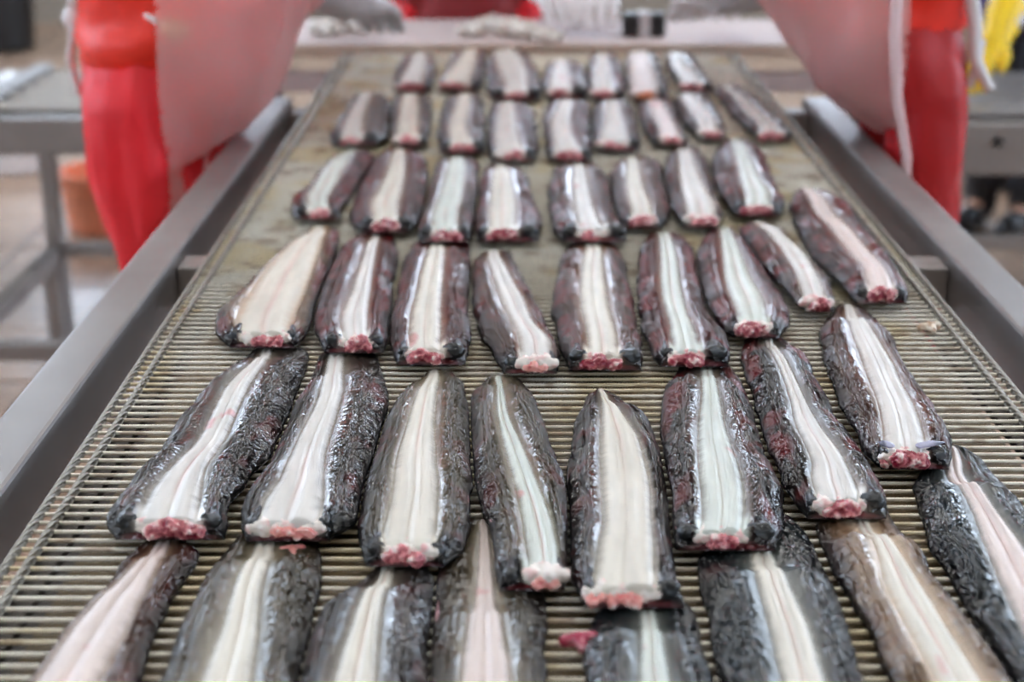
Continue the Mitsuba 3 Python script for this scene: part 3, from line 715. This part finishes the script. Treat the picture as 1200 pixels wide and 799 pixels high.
    cm = mixc(np.broadcast_to(deep, v.shape), pale, sstep(.34, .62, nz + .22 * (.6 - bloody)))
    cm = mixc(cm, lin(236, 220, 214), sstep(.56, .68, nz) * .9)
    if row == 1 and idx == 5:
        cm = np.broadcast_to(lin(240, 150, 104), v.shape)
    put('cut_meat', mikit.ply(mt, 'meat', smooth=True, color=cm), eel, 'red meat of the cut end' if bloody >= .4 else 'pale pink meat of the cut end')
    # ---- dark shoulder lobes and, on some, pale fin blades reaching out from the collar
    for sg in (-1, 1):
        rim_ = (xr if sg > 0 else xl)[-14:-3]
        ext = (rim_.min() - xc) if sg > 0 else (xc - rim_.max())
        ext = max(ext, hw + .006)
        zt = zl + float(thick[-6]) * .86
        xa, xb2 = xc + sg * (hw + .34 * (ext - hw)), xc + sg * (ext - float(np.clip((ext - hw) * .30, .0035, .0065)) * 1.15)
        r_ = float(np.clip((ext - hw) * .30, .0035, .0065)) * rs.uniform(.85, 1.1)
        b = flesh([((xa, yh + .004, zt - .002, r_ * .8), (xb2, yh + .003, zt - .003, r_ * 1.05)), ((xb2, yh + .003, zt - .003, r_ * 1.05), (xb2 - sg * .002, yh + .026, zt - .002, r_ * .6))], .0022, 6)
        vv = np.array(b.vertices)
        b.vertices = vv + np.array(b.vertex_normals) * ((meshkit.fbm(vv * 240, 2, seed + 21) - .5) * .0026)[:, None]
        cb_ = mixc(np.broadcast_to(lin(20, 24, 26), vv.shape), lin(62, 68, 74), sstep(.55, .75, meshkit.noise(vv * 150, seed)))
        put('shoulder_flap', mikit.ply(b, 'meat', smooth=True, color=cb_), eel, 'black glossy shoulder flap')
        if blades:
            x0, x1 = xc + sg * hw * .90, xc + sg * (hw + (.62 if blades == 1 else .85) * (ext - hw))
            b = flesh([((x0, yh + .0045, -.006, .0042), ((x0 + x1) / 2, yh + .0065, -.004, .0044)), (((x0 + x1) / 2, yh + .0065, -.004, .0044), (x1, yh + .0105, -.006, .0014))], .0022, 5)
            v_ = np.array(b.vertices)
            v_[:, 2] = v_[:, 2] * .42 + zt + .0068
            b.vertices = v_
            pc, qc_ = ((168, 168, 190), (92, 94, 112)) if blades == 2 else ((122, 124, 136), (44, 46, 54))
            cb_ = mixc(np.broadcast_to(lin(*pc), v_.shape), lin(*qc_), sstep(.4, .75, np.abs(v_[:, 0] - x0) / max(abs(x1 - x0), 1e-3)))
            put('pectoral_fin', mikit.ply(b, 'meat', smooth=True, color=cb_), eel, 'bluish grey fin blade')
    return eel


for row in (5, 4, 6, 3, 2, 1):
    for idx, st in enumerate(EELS[row]):
        make_eel(row, idx, st, LOOKS[row][idx])
# ------------------------------------------------------------------ scraps left on the belt
def scrap(x, y, z, r, colours, label, seed):
    m = flesh([((x - r, y, z + r * .5, r * .5), (x + r, y + r * .4, z + r * .5, r * .55)), ((x, y, z + r * .6, r * .6), (x + r * .3, y - r, z + r * .4, r * .4))], r * .3, 4)
    v = np.array(m.vertices)
    n = meshkit.fbm(v * 200, 2, seed)
    c = mixc(np.broadcast_to(lin(*colours[0]), v.shape), lin(*colours[1]), sstep(.4, .65, n))
    put('flesh_scrap', mikit.ply(m, 'meat', smooth=True, color=c), None, label, 'scrap', 'flesh scraps on the belt')


scrap(0.4220, 1.505, B, .0085, ((226, 214, 196), (176, 140, 110)), 'pale flesh scrap lying on the rods against the right chain edge', 1)
scrap(0.345, 1.155, B, .0055, ((196, 160, 110), (150, 112, 70)), 'tan flesh scrap on the rods near the nearest right eel', 2)
scrap(0.338, 1.275, B, .0035, ((110, 74, 44), (80, 50, 30)), 'tiny brown crumb on a rod right of the brown eel', 3)
scrap(-0.1625, 1.008, B, .0065, ((214, 150, 140), (190, 110, 104)), 'small pink flesh scrap between the two leftmost nearest eels', 4)
scrap(0.0400, 0.880, B, .0085, ((178, 52, 84), (206, 140, 150)), 'dark pink flesh scrap on the rods left of the widest eel', 5)

# ------------------------------------------------------------------ sorting table at the far end of the belt
tb = thing('sorting_table', 'long white topped sorting table across the far end of the belt', 'table')
TZ = 0.873
put('table_top', mikit.ply(box(-0.62, 0.80, 3.325, 3.725, TZ - .020, TZ, .004), 'table_white'), tb)
put('front_strip', mikit.ply(box(-0.62, 0.80, 3.318, 3.3245, TZ - .026, TZ + .002, .002), 'table_edge'), tb, 'tan wooden strip along the front edge')
put('front_beam', mikit.ply(box(-0.61, 0.79, 3.34, 3.38, TZ - .105, TZ - .062, .004), 'table_white'), tb)
put('shelf', mikit.ply(box(-0.61, 0.79, 3.40, 3.70, .30, .33, .004), 'dark_steel'), tb)
for x in (-.6, .74):
    for y in (3.40, 3.68):
        put('leg', mikit.ply(box(x, x + .04, y, y + .04, 0, TZ - .0205, .003), 'dark_steel'), tb)
rs3 = np.random.default_rng(11)
for k, (px_, py_, r) in enumerate(((-.10, 3.45, .022), (-.055, 3.53, .026), (-.005, 3.44, .030), (.040, 3.40, .022), (.075, 3.37, .018), (-.42, 3.46, .026), (-.36, 3.52, .03))):
    m = flesh([((px_ - r, py_, TZ + r * .62, r * .6), (px_ + r, py_ + r * .5, TZ + r * .62, r * .6)), ((px_, py_, TZ + r * .8, r * .7), (px_ + r * .2, py_ - r, TZ + r * .5, r * .45))], r * .3, 4)
    v = np.array(m.vertices)
    m.vertices = v * 1.0 - np.array([0, 0, min(0, v[:, 2].min() - TZ)])
    c = mixc(np.broadcast_to(lin(226, 222, 214), v.shape), lin(196, 186, 176), sstep(.4, .7, meshkit.fbm(v * 60, 2, k)))
    put('fish_piece', mikit.ply(m, 'meat', smooth=True, color=c), None, 'pale wet piece of fish, ' + ('leftmost of the small heap on the white table', 'behind the left pieces of the small heap', 'largest and middle one of the small heap', 'behind the right pieces of the small heap', 'rightmost of the small heap on the white table', 'left of the two by the grey sleeve', 'right of the two by the grey sleeve')[k], 'fish', 'pale fish pieces on the table')
kb = thing('scraper_block', 'black hand block with a pale band standing on the white table', 'block')
put('body', mikit.ply(box(.232, .325, 3.43, 3.49, TZ, TZ + .050, .006), 'black_plastic'), kb)
put('band', mikit.ply(box(.266, .292, 3.4275, 3.4925, TZ + .0005, TZ + .0525, .004), 'grey_sleeve'), kb, 'pale band round the block')

# ------------------------------------------------------------------ background: racks, tubs, crate
rk = thing('roller_bench', 'low steel bench topped with round slats behind the left worker', 'bench')
for x0 in (-1.42, -.86):
    put('end_rail', mikit.ply(box(x0, x0 + .05, 3.98, 4.60, .55, .625, .006), 'steel'), rk)
put('under_tray', mikit.ply(box(-2.29, -.81, 3.97, 4.60, .505, .512), 'black_plastic'), rk)
put('front_beam', mikit.ply(box(-2.3, -.80, 3.92, 3.965, .50, .595, .005), 'steel'), rk)
put('rear_beam', mikit.ply(box(-2.3, -.80, 4.61, 4.655, .50, .595, .005), 'steel'), rk)
for k in range(5):
    put('slat', mikit.ply(tube([(-1.365, 4.05 + .125 * k, .592), (-.865, 4.05 + .125 * k, .592)], .022, 10), 'rail_bright', smooth=40), rk)
for k in range(7):
    put('slat', mikit.ply(tube([(-2.28 + .13 * k, 3.975, .585), (-2.28 + .13 * k, 4.6, .585)], .02, 10), 'rail_bright', smooth=40), rk)
for x in (-2.2, -1.235, -.85):
    for y in (3.922, 4.612):
        put('leg', mikit.ply(box(x, x + .042, y, y + .042, 0, .4995, .004), 'steel'), rk)
put('stretcher', mikit.ply(box(-1.19, -.855, 3.925, 3.96, .225, .26, .004), 'steel'), rk)
lw = thing('steel_trestle', 'low square tube steel trestle on the floor left of the belt', 'trestle')
put('side_tube', mikit.ply(box(-1.235, -1.195, 3.20, 3.90, .215, .255, .004), 'steel'), lw)
put('end_tube', mikit.ply(box(-1.75, -.86, 3.155, 3.195, .215, .255, .004), 'steel'), lw)
for x, y in ((-1.235, 3.86), (-1.70, 3.155), (-.90, 3.155)):
    put('leg', mikit.ply(box(x, x + .04, y, y + .04, 0, .2145, .004), 'steel'), lw)

rb = thing('steel_bench', 'low grey steel bench with lengthwise ribs behind the right worker', 'bench')
for k in range(5):
    put('slat', mikit.ply(box(1.06, 2.6, 4.02 + .125 * k, 4.095 + .125 * k, .565, .60, .006), 'steel'), rb)
put('under_tray', mikit.ply(box(1.06, 2.59, 4.005, 4.655, .505, .512), 'black_plastic'), rb)
fb = put('front_beam', mikit.ply(box(1.04, 2.6, 3.955, 4.0, .44, .575, .005), 'steel'), rb)
put('bolt', mikit.ply(trimesh.creation.cylinder(.014, .012, sections=10, transform=trimesh.transformations.rotation_matrix(math.pi / 2, [1, 0, 0]) @ np.eye(4)), 'black_plastic', to_world=T().translate([1.24, 3.951, .53])), fb, 'dark bolt head')
put('rear_beam', mikit.ply(box(1.04, 2.6, 4.66, 4.70, .46, .575, .005), 'steel'), rb)
for x in (1.06, 2.54):
    for y in (3.957, 4.662):
        put('leg', mikit.ply(box(x, x + .042, y, y + .038, 0, .4395, .004), 'steel'), rb)
put('stretcher', mikit.ply(box(1.103, 2.539, 3.96, 3.995, .235, .275, .004), 'steel'), rb)


def lathe(profile, n=28):
    return trimesh.creation.revolve(np.array(profile), sections=n)


def tub(name, x, y, r, h, mat, label, cat):
    t = thing(name, label, cat)
    m = lathe([(0, .004), (r * .84, .004), (r * .88, .012), (r, h - .012), (r * 1.0, h), (r * .96, h), (r * .955, h - .01), (r * .82, .02), (0, .02)])
    put('bucket_wall', mikit.ply(m, mat, smooth=35, to_world=T().translate([x, y, 0])), t)
    put('rim', mikit.ply(ring([(r * 1.01 * math.cos(a), r * 1.01 * math.sin(a), h - .008) for a in np.linspace(0, 2 * math.pi, 28, endpoint=False)], .011, 6), mat, smooth=True, to_world=T().translate([x, y, 0])), t)


tub('black_tub', 2.05, 5.75, .40, .20, 'black_plastic', 'wide black tub on the floor under the grey bench at right', 'tub')
tub('black_drum', -2.95, 8.9, .22, .42, 'black_plastic', 'tall black drum standing on the floor at the far left', 'drum')
tub('orange_basin', -1.37, 5.05, .15, .20, 'orange_plastic', 'orange plastic basin on the floor behind the left worker', 'basin')
tub('white_bucket', -1.30, 5.5, .13, .40, 'white_rubber', 'white bucket on the floor beside the orange basin', 'bucket')
tub('white_basin', -1.95, 5.9, .16, .16, 'white_rubber', 'white basin on the floor under the roller bench', 'basin')

# ------------------------------------------------------------------ people
V3 = lambda *a: np.array(a, float)


def B4(p, r):
    return (*p, r)


def hand_mesh(wrist, tip, side, r=1.0, curl=.5):
    """A gloved hand: palm, four unequal bent fingers and a thumb; side: +1 or -1 for the thumb's side."""
    wrist, tip = V3(*wrist), V3(*tip)
    d = tip - wrist
    Ln = np.linalg.norm(d)
    d = d / Ln
    lat = np.cross(d, [0, 0, 1.0])
    lat = lat / np.linalg.norm(lat) * side
    dn = np.cross(d, lat) * -side
    if dn[2] > 0:
        dn = -dn
    kn = wrist + d * .095
    bones = [(B4(wrist, .030 * r), B4(wrist + d * .03, .031 * r))]
    ks = [kn + lat * o - d * abs(o) * .15 for o in (-.034, -.012, .011, .032)]
    bones.append(tuple([B4(wrist + lat * .014, .022 * r), B4(wrist - lat * .014, .022 * r)] + [B4(k, .0125 * r) for k in ks]))
    for k, o, l in zip(ks, (-.034, -.012, .011, .032), (.058, .072, .078, .070)):
        a = k + d * l * .48 + dn * .010 * curl + lat * o * .15
        b = a + d * l * .34 + dn * .026 * curl
        c = b + d * l * .22 + dn * .024 * curl
        bones += [(B4(k, .0115 * r), B4(a, .0105 * r)), (B4(a, .0105 * r), B4(b, .0095 * r)), (B4(b, .0095 * r), B4(c, .0085 * r))]
    t0 = wrist + d * .03 + lat * .024
    t1 = t0 + d * .028 + lat * .030 + dn * .012
    t2 = t1 + d * .036 + lat * .006 + dn * .012
    bones += [(B4(t0, .016 * r), B4(t1, .012 * r)), (B4(t1, .012 * r), B4(t2, .0095 * r))]
    return flesh(bones, .006, 4)


def person(label, J, mats, apron_from=None, seed=0):
    """J: joints. The body is one mesh; clothes, gloves, boots and cap are its parts."""
    P = thing('person', label, 'person')
    g = {k: V3(*v) for k, v in J.items() if isinstance(v, tuple)}
    f = g['facing'] / np.linalg.norm(g['facing'])
    up = g['head'] - g['neck']
    up /= np.linalg.norm(up)
    H = g['head']
    rgt = np.cross(f, [0, 0, 1.0])
    mid = (g['hip_r'] + g['hip_l']) / 2
    q = J.get('slim', 1.0)
    bones = [(B4(g['pelvis'], .100), B4(g['hip_r'], .070 * q), B4(g['hip_l'], .070 * q)), (B4(g['pelvis'], .105), B4(g['chest'], .12)),
             (B4(g['chest'], .115), B4(g['sh_r'], .045), B4(g['sh_l'], .045)), (B4(g['chest'] + up * .05, .07), B4(g['neck'], .052)), (B4(g['neck'], .05), B4(H, .06)),
             (B4(H + up * .03, .088), B4(H + up * .02 - f * .03, .085), B4(H + f * .045 - up * .055, .052)),
             (B4(H + f * .095 - up * .005, .011), B4(H + f * .108 - up * .03, .013)),
             (B4(H + rgt * .085 - up * .01, .016), B4(H + rgt * .088 - up * .035, .011)), (B4(H - rgt * .085 - up * .01, .016), B4(H - rgt * .088 - up * .035, .011))]
    for s in 'rl':
        bones += [(B4(g['hip_' + s], .070 * q), B4(g['knee_' + s], .050 * q)), (B4(g['knee_' + s], .05 * q), B4(g['ankle_' + s], .036)),
                  (B4(g['ankle_' + s], .036), B4(g['ankle_' + s] + f * .12 - V3(0, 0, .055), .028)),
                  (B4(g['sh_' + s], .042), B4(g['elbow_' + s], .034)), (B4(g['elbow_' + s], .034), B4(g['wrist_' + s], .024)),
                  (B4(g['wrist_' + s], .022), B4(g['wrist_' + s] * .55 + g['tip_' + s] * .45, .016))]
    put('body', mikit.ply(flesh(bones, .02, 6), 'skin', smooth=True), P)
    for sg in (-1, 1):
        e = trimesh.creation.icosphere(2, .012)
        e.apply_translation(H + f * .086 + rgt * sg * .034 + up * .012)
        put('eye', mikit.ply(e, 'black_plastic', smooth=True), P)
    put('face_mask', mikit.ply(flesh([(B4(H + f * .070 - up * .045, .050), B4(H + f * .078 - up * .065, .040), B4(H + rgt * .045 + f * .04 - up * .05, .04), B4(H - rgt * .045 + f * .04 - up * .05, .04))], .015, 4), 'white_rubber', smooth=True), P)
    put('hair_cap', mikit.ply(flesh([(B4(H + up * .055, .092), B4(H + up * .04 - f * .035, .094), B4(H + up * .055 + f * .02, .085))], .02, 5), 'blue_cap', smooth=True), P)
    # trousers
    q = J.get('slim', 1.0)
    tr = [(B4(g['pelvis'], J.get('r_pelvis', .135)), B4(g['hip_r'], .102 * q), B4(g['hip_l'], .102 * q))]
    for s in 'rl':
        tr += [(B4(g['hip_' + s], .102 * q), B4(g['knee_' + s], .080 * q)), (B4(g['knee_' + s], .080 * q), B4(g['ankle_' + s] + V3(0, 0, .10), .072))]
    m = flesh(tr, .018, 10)
    m = wrinkle(wrinkle(wrinkle(m, .014, 9, seed, (1.2, 1.2, .45)), .007, 24, seed + 1, (1, 1, .5)), .030, 17, seed + 7, (1, 1, .16))
    put('trousers', mikit.ply(m, mats['trousers'], smooth=True), P)
    # jacket with sleeves
    pl, ch = g['pelvis'] + V3(0, 0, J.get('hem', .04)), g['chest']
    jk = [(B4(pl, J.get('r_pelvis', .135) + .013), B4(pl * .5 + ch * .5, .158)), (B4(pl * .5 + ch * .5, .158), B4(ch, .155)), (B4(ch, .15), B4(g['sh_r'], .078), B4(g['sh_l'], .078)), (B4(ch, .12), B4(g['neck'] - up * .05, .075))]
    m = flesh(jk, .018, 8)
    m = wrinkle(wrinkle(wrinkle(m, .016, 8, seed + 2), .006, 24, seed + 3), .024, 13, seed + 8, (.5, .5, 1.6))
    put('jacket', mikit.ply(m, mats['jacket'], smooth=True), P)
    for s in 'rl':
        sh, el, wr = g['sh_' + s], g['elbow_' + s], g['wrist_' + s]
        m = flesh([(B4(sh, .076), B4(el * .6 + sh * .4, .062)), (B4(el * .6 + sh * .4, .062), B4(el * .9 + sh * .1, .060))], .018, 6)
        put('upper_sleeve', mikit.ply(wrinkle(m, .012, 14, seed + 4), mats['jacket'], smooth=True), P)
        m = flesh([(B4(el * .7 + sh * .3, .064), B4(el, .062)), (B4(el, .062), B4(wr * .75 + el * .25, .052)), (B4(wr * .75 + el * .25, .052), B4(wr * .92 + el * .08, .040))], .012, 6)
        put('oversleeve', mikit.ply(wrinkle(m, .012, 22, seed + 5), mats['sleeve_' + s] if 'sleeve_' + s in mats else mats['sleeve'], smooth=True), P)
        gm = mats['glove_' + s] if 'glove_' + s in mats else mats['glove']
        hm = hand_mesh(wr, g['tip_' + s], 1 if s == 'l' else -1, J.get('hand', 1.12), .6)
        if J.get('gauntlet'):
            k = manifold3d.Manifold
            hm = cat_mesh([hm, wrinkle(flesh([(B4(wr, .040), B4(wr * .74 + el * .26, .056))], .012, 4), .006, 20, seed)])
        put('glove', mikit.ply(hm, gm, smooth=True), P)
        an = g['ankle_' + s]
        ff = f * V3(1, 1, 0)
        bt = flesh([(B4(an + V3(0, 0, .22), .068), B4(an + V3(0, 0, -.02), .055)), (B4((an[0], an[1], .046), .045), B4((an[0] + ff[0] * .15, an[1] + ff[1] * .15, .040), .039)), (B4((an[0], an[1], .046), .045), B4(an - ff * .02 + V3(0, 0, -.02), .05))], .015, 4)
        v = np.array(bt.vertices)
        v[:, 2] = np.maximum(v[:, 2], .001)
        bt.vertices = v
        put('boot', mikit.ply(bt, mats.get('boot', 'white_rubber'), smooth=True), P)
    return P, g


def apron(P, bones, normal, origin, mat, amp=.012, seed=0, label=None):
    """A single plastic sheet: the front of a body form, cut off along a plane."""
    m = flesh(bones, .016, 10)
    m = wrinkle(wrinkle(m, amp, 9, seed, (1, 1, .5)), amp * 1.2, 20, seed + 1, (1, 1, .3))
    m = trimesh.intersections.slice_mesh_plane(m, plane_normal=normal, plane_origin=origin)
    m = max(m.split(only_watertight=False), key=lambda q: len(q.faces))
    put('apron', mikit.ply(m, mat, smooth=True), P, label)


# worker on the left: bent over the end of the belt, in profile
P1, g = person('bent worker in bright orange red suit and clear pinkish apron left of the belt', dict(
    facing=(.8, .6, 0), pelvis=(-.555, 2.46, .985), r_pelvis=.128, hem=.045, slim=.80, hip_r=(-.578, 2.37, .92), hip_l=(-.560, 2.56, .92), knee_r=(-.545, 2.36, .50), knee_l=(-.545, 2.58, .50),
    ankle_r=(-.56, 2.37, .09), ankle_l=(-.64, 2.60, .09), chest=(-.36, 2.68, 1.27), sh_r=(-.26, 2.55, 1.33), sh_l=(-.46, 2.82, 1.36), neck=(-.27, 2.77, 1.45), head=(-.19, 2.84, 1.57),
    elbow_r=(-.375, 2.76, 1.09), wrist_r=(-.31, 3.03, 1.0), tip_r=(-.25, 3.24, .95), elbow_l=(-.45, 3.02, 1.10), wrist_l=(-.38, 3.27, .98), tip_l=(-.33, 3.42, .945)),
    dict(trousers='red_trousers', jacket='orange_jacket', sleeve='grey_sleeve', glove='grey_sleeve'), seed=3)
apron(P1, [(B4((-.36, 2.68, 1.27), .17), B4((-.49, 2.47, 1.10), .165)), (B4((-.49, 2.47, 1.10), .165), B4((-.515, 2.44, 1.0), .155)), (B4((-.515, 2.44, 1.0), .155), B4((-.622, 2.37, .88), .102), B4((-.622, 2.56, .88), .101)),
           (B4((-.622, 2.37, .88), .102), B4((-.622, 2.56, .88), .101), B4((-.560, 2.36, .5), .094), B4((-.560, 2.57, .5), .094)), (B4((-.560, 2.36, .5), .094), B4((-.560, 2.57, .5), .094), B4((-.56, 2.36, .36), .094), B4((-.56, 2.57, .36), .094))],
      (1, .05, 0), (-.530, 2.3, .8), 'apron_plastic', .010, 5, 'clear pinkish plastic apron')
put('apron_toggle', mikit.ply(flesh([(B4((-.512, 2.315, 1.052), .014), B4((-.500, 2.312, 1.047), .017))], .006, 3), 'cream_plastic', smooth=True), P1, 'cream toggle at the waist')
put('apron_cord', mikit.ply(tube([(-.512, 2.313, 1.053), (-.54, 2.32, 1.065), (-.60, 2.36, 1.085)], [.005, .006, .005], 6), 'white_rubber', smooth=True), P1, 'white apron cord')
put('apron_tie', mikit.ply(cat_mesh([tube([(-.655, 2.44, 1.10), (-.69, 2.46, 1.075), (-.70, 2.48, 1.04)], [.012, .014, .012], 6), tube([(-.70, 2.48, 1.04), (-.715, 2.49, .98), (-.705, 2.49, .92)], [.006, .007, .005], 6),
     flesh([(B4((-.695, 2.47, 1.045), .021), B4((-.69, 2.47, 1.03), .02))], .01, 2)]), 'white_rubber', smooth=True), P1, 'white apron tie knotted at the back')

# worker on the right
P2, g = person('worker in dark red trousers and clear pinkish apron right of the belt', dict(
    facing=(-.75, .65, 0), pelvis=(.590, 2.49, 1.0), r_pelvis=.112, hem=.085, slim=.62, hip_r=(.640, 2.57, .93), hip_l=(.638, 2.41, .93), knee_r=(.645, 2.57, .50), knee_l=(.645, 2.40, .50),
    ankle_r=(.69, 2.58, .09), ankle_l=(.63, 2.41, .09), chest=(.45, 2.68, 1.30), sh_r=(.57, 2.82, 1.37), sh_l=(.33, 2.55, 1.35), neck=(.37, 2.75, 1.48), head=(.30, 2.82, 1.60),
    elbow_r=(.58, 3.08, 1.10), wrist_r=(.50, 3.33, .985), tip_r=(.43, 3.50, .945), elbow_l=(.46, 2.90, 1.07), wrist_l=(.405, 3.17, 1.0), tip_l=(.335, 3.38, .955)),
    dict(trousers='dark_red_trousers', jacket='orange_jacket', sleeve='grey_sleeve', glove='white_rubber'), seed=21)
apron(P2, [(B4((.43, 2.68, 1.30), .17), B4((.535, 2.50, 1.12), .155)), (B4((.535, 2.50, 1.12), .155), B4((.577, 2.45, 1.03), .142)), (B4((.577, 2.45, 1.03), .142), B4((.742, 2.41, .87), .070), B4((.742, 2.57, .87), .070)),
           (B4((.742, 2.41, .87), .070), B4((.742, 2.57, .87), .070), B4((.664, 2.40, .5), .073), B4((.664, 2.57, .5), .073)), (B4((.664, 2.40, .5), .073), B4((.664, 2.57, .5), .073), B4((.650, 2.40, .36), .073), B4((.650, 2.57, .36), .073))],
      (-1, .05, 0), (.580, 2.35, .9), 'apron_plastic', .010, 8, 'clear pinkish plastic apron')
put('apron_hem', mikit.ply(tube([(.556, 2.32, 1.16), (.556, 2.308, 1.04), (.566, 2.305, .95), (.590, 2.312, .86), (.60, 2.318, .6)], [.010, .010, .009, .008, .007], 6), 'apron_hem_plastic', smooth=True), P2, 'whitish rolled side hem of the apron')
put('apron_tie', mikit.ply(cat_mesh([tube([(.685, 2.41, 1.11), (.702, 2.41, 1.05), (.708, 2.41, .99), (0.735, 2.41, .945)], [.013, .012, .011, .009], 6), tube([(.716, 2.42, 1.02), (.712, 2.42, .97), (.706, 2.42, .945)], [.009, .009, .006], 6)]), 'white_rubber', smooth=True), P2, 'white apron tie hanging at the back')

# worker across the table
P3, g = person('worker with dark red apron and white gloves behind the sorting table', dict(
    facing=(.15, -1, 0), pelvis=(-0.12, 3.96, 0.97), r_pelvis=.125, hip_r=(-0.21, 3.96, 0.92), hip_l=(-0.03, 3.96, 0.92), knee_r=(-0.21, 3.96, 0.5), knee_l=(-0.03, 3.96, 0.5),
    ankle_r=(-0.21, 3.98, 0.09), ankle_l=(-0.03, 3.98, 0.09), chest=(-0.1, 3.88, 1.28), sh_r=(-0.28, 3.86, 1.36), sh_l=(0.09, 3.86, 1.36), neck=(-0.09, 3.85, 1.47), head=(-0.08, 3.81, 1.6),
    elbow_r=(-.19, 3.70, 1.13), wrist_r=(.035, 3.57, .975), tip_r=(.115, 3.44, .935), elbow_l=(0.2, 3.73, 1.12), wrist_l=(.195, 3.58, .97), tip_l=(.165, 3.42, .935)),
    dict(trousers='red_trousers', jacket='grey_sleeve', sleeve='grey_sleeve', glove='white_rubber'), seed=33)
apron(P3, [(B4((-0.1, 3.88, 1.28), .17), B4((-0.12, 3.95, 0.98), .155)), (B4((-0.12, 3.95, 0.98), .155), B4((-0.12, 3.96, 0.55), .145)), (B4((-0.2, 3.95, 0.95), .12), B4((-0.04, 3.95, 0.95), .12))], (0, -1, 0), (0, 3.93, 1), 'red_apron', .01, 12, 'dark red apron')

# worker behind the right bench
P4, g = person('worker in purple with a white sleeve and long yellow glove behind the right bench', dict(
    facing=(-.6, -.8, 0), gauntlet=1, hand=1.3, hem=-.16, r_pelvis=.15, pelvis=(1.60, 5.02, .97), hip_r=(1.55, 5.08, .92), hip_l=(1.67, 4.98, .92), knee_r=(1.55, 5.08, .50), knee_l=(1.68, 5.0, .50),
    ankle_r=(1.56, 5.1, .09), ankle_l=(1.69, 5.02, .09), chest=(1.55, 4.90, 1.28), sh_r=(1.42, 4.98, 1.35), sh_l=(1.70, 4.80, 1.36), neck=(1.51, 4.86, 1.46), head=(1.47, 4.82, 1.58),
    elbow_r=(1.46, 4.52, .985), wrist_r=(1.305, 4.26, .757), tip_r=(1.205, 4.17, .654), elbow_l=(1.74, 4.55, 1.10), wrist_l=(1.62, 4.36, .86), tip_l=(1.55, 4.30, .72)),
    dict(trousers='black_cloth', jacket='purple_cloth', sleeve='white_rubber', glove='yellow_rubber', boot='black_plastic'), seed=44)
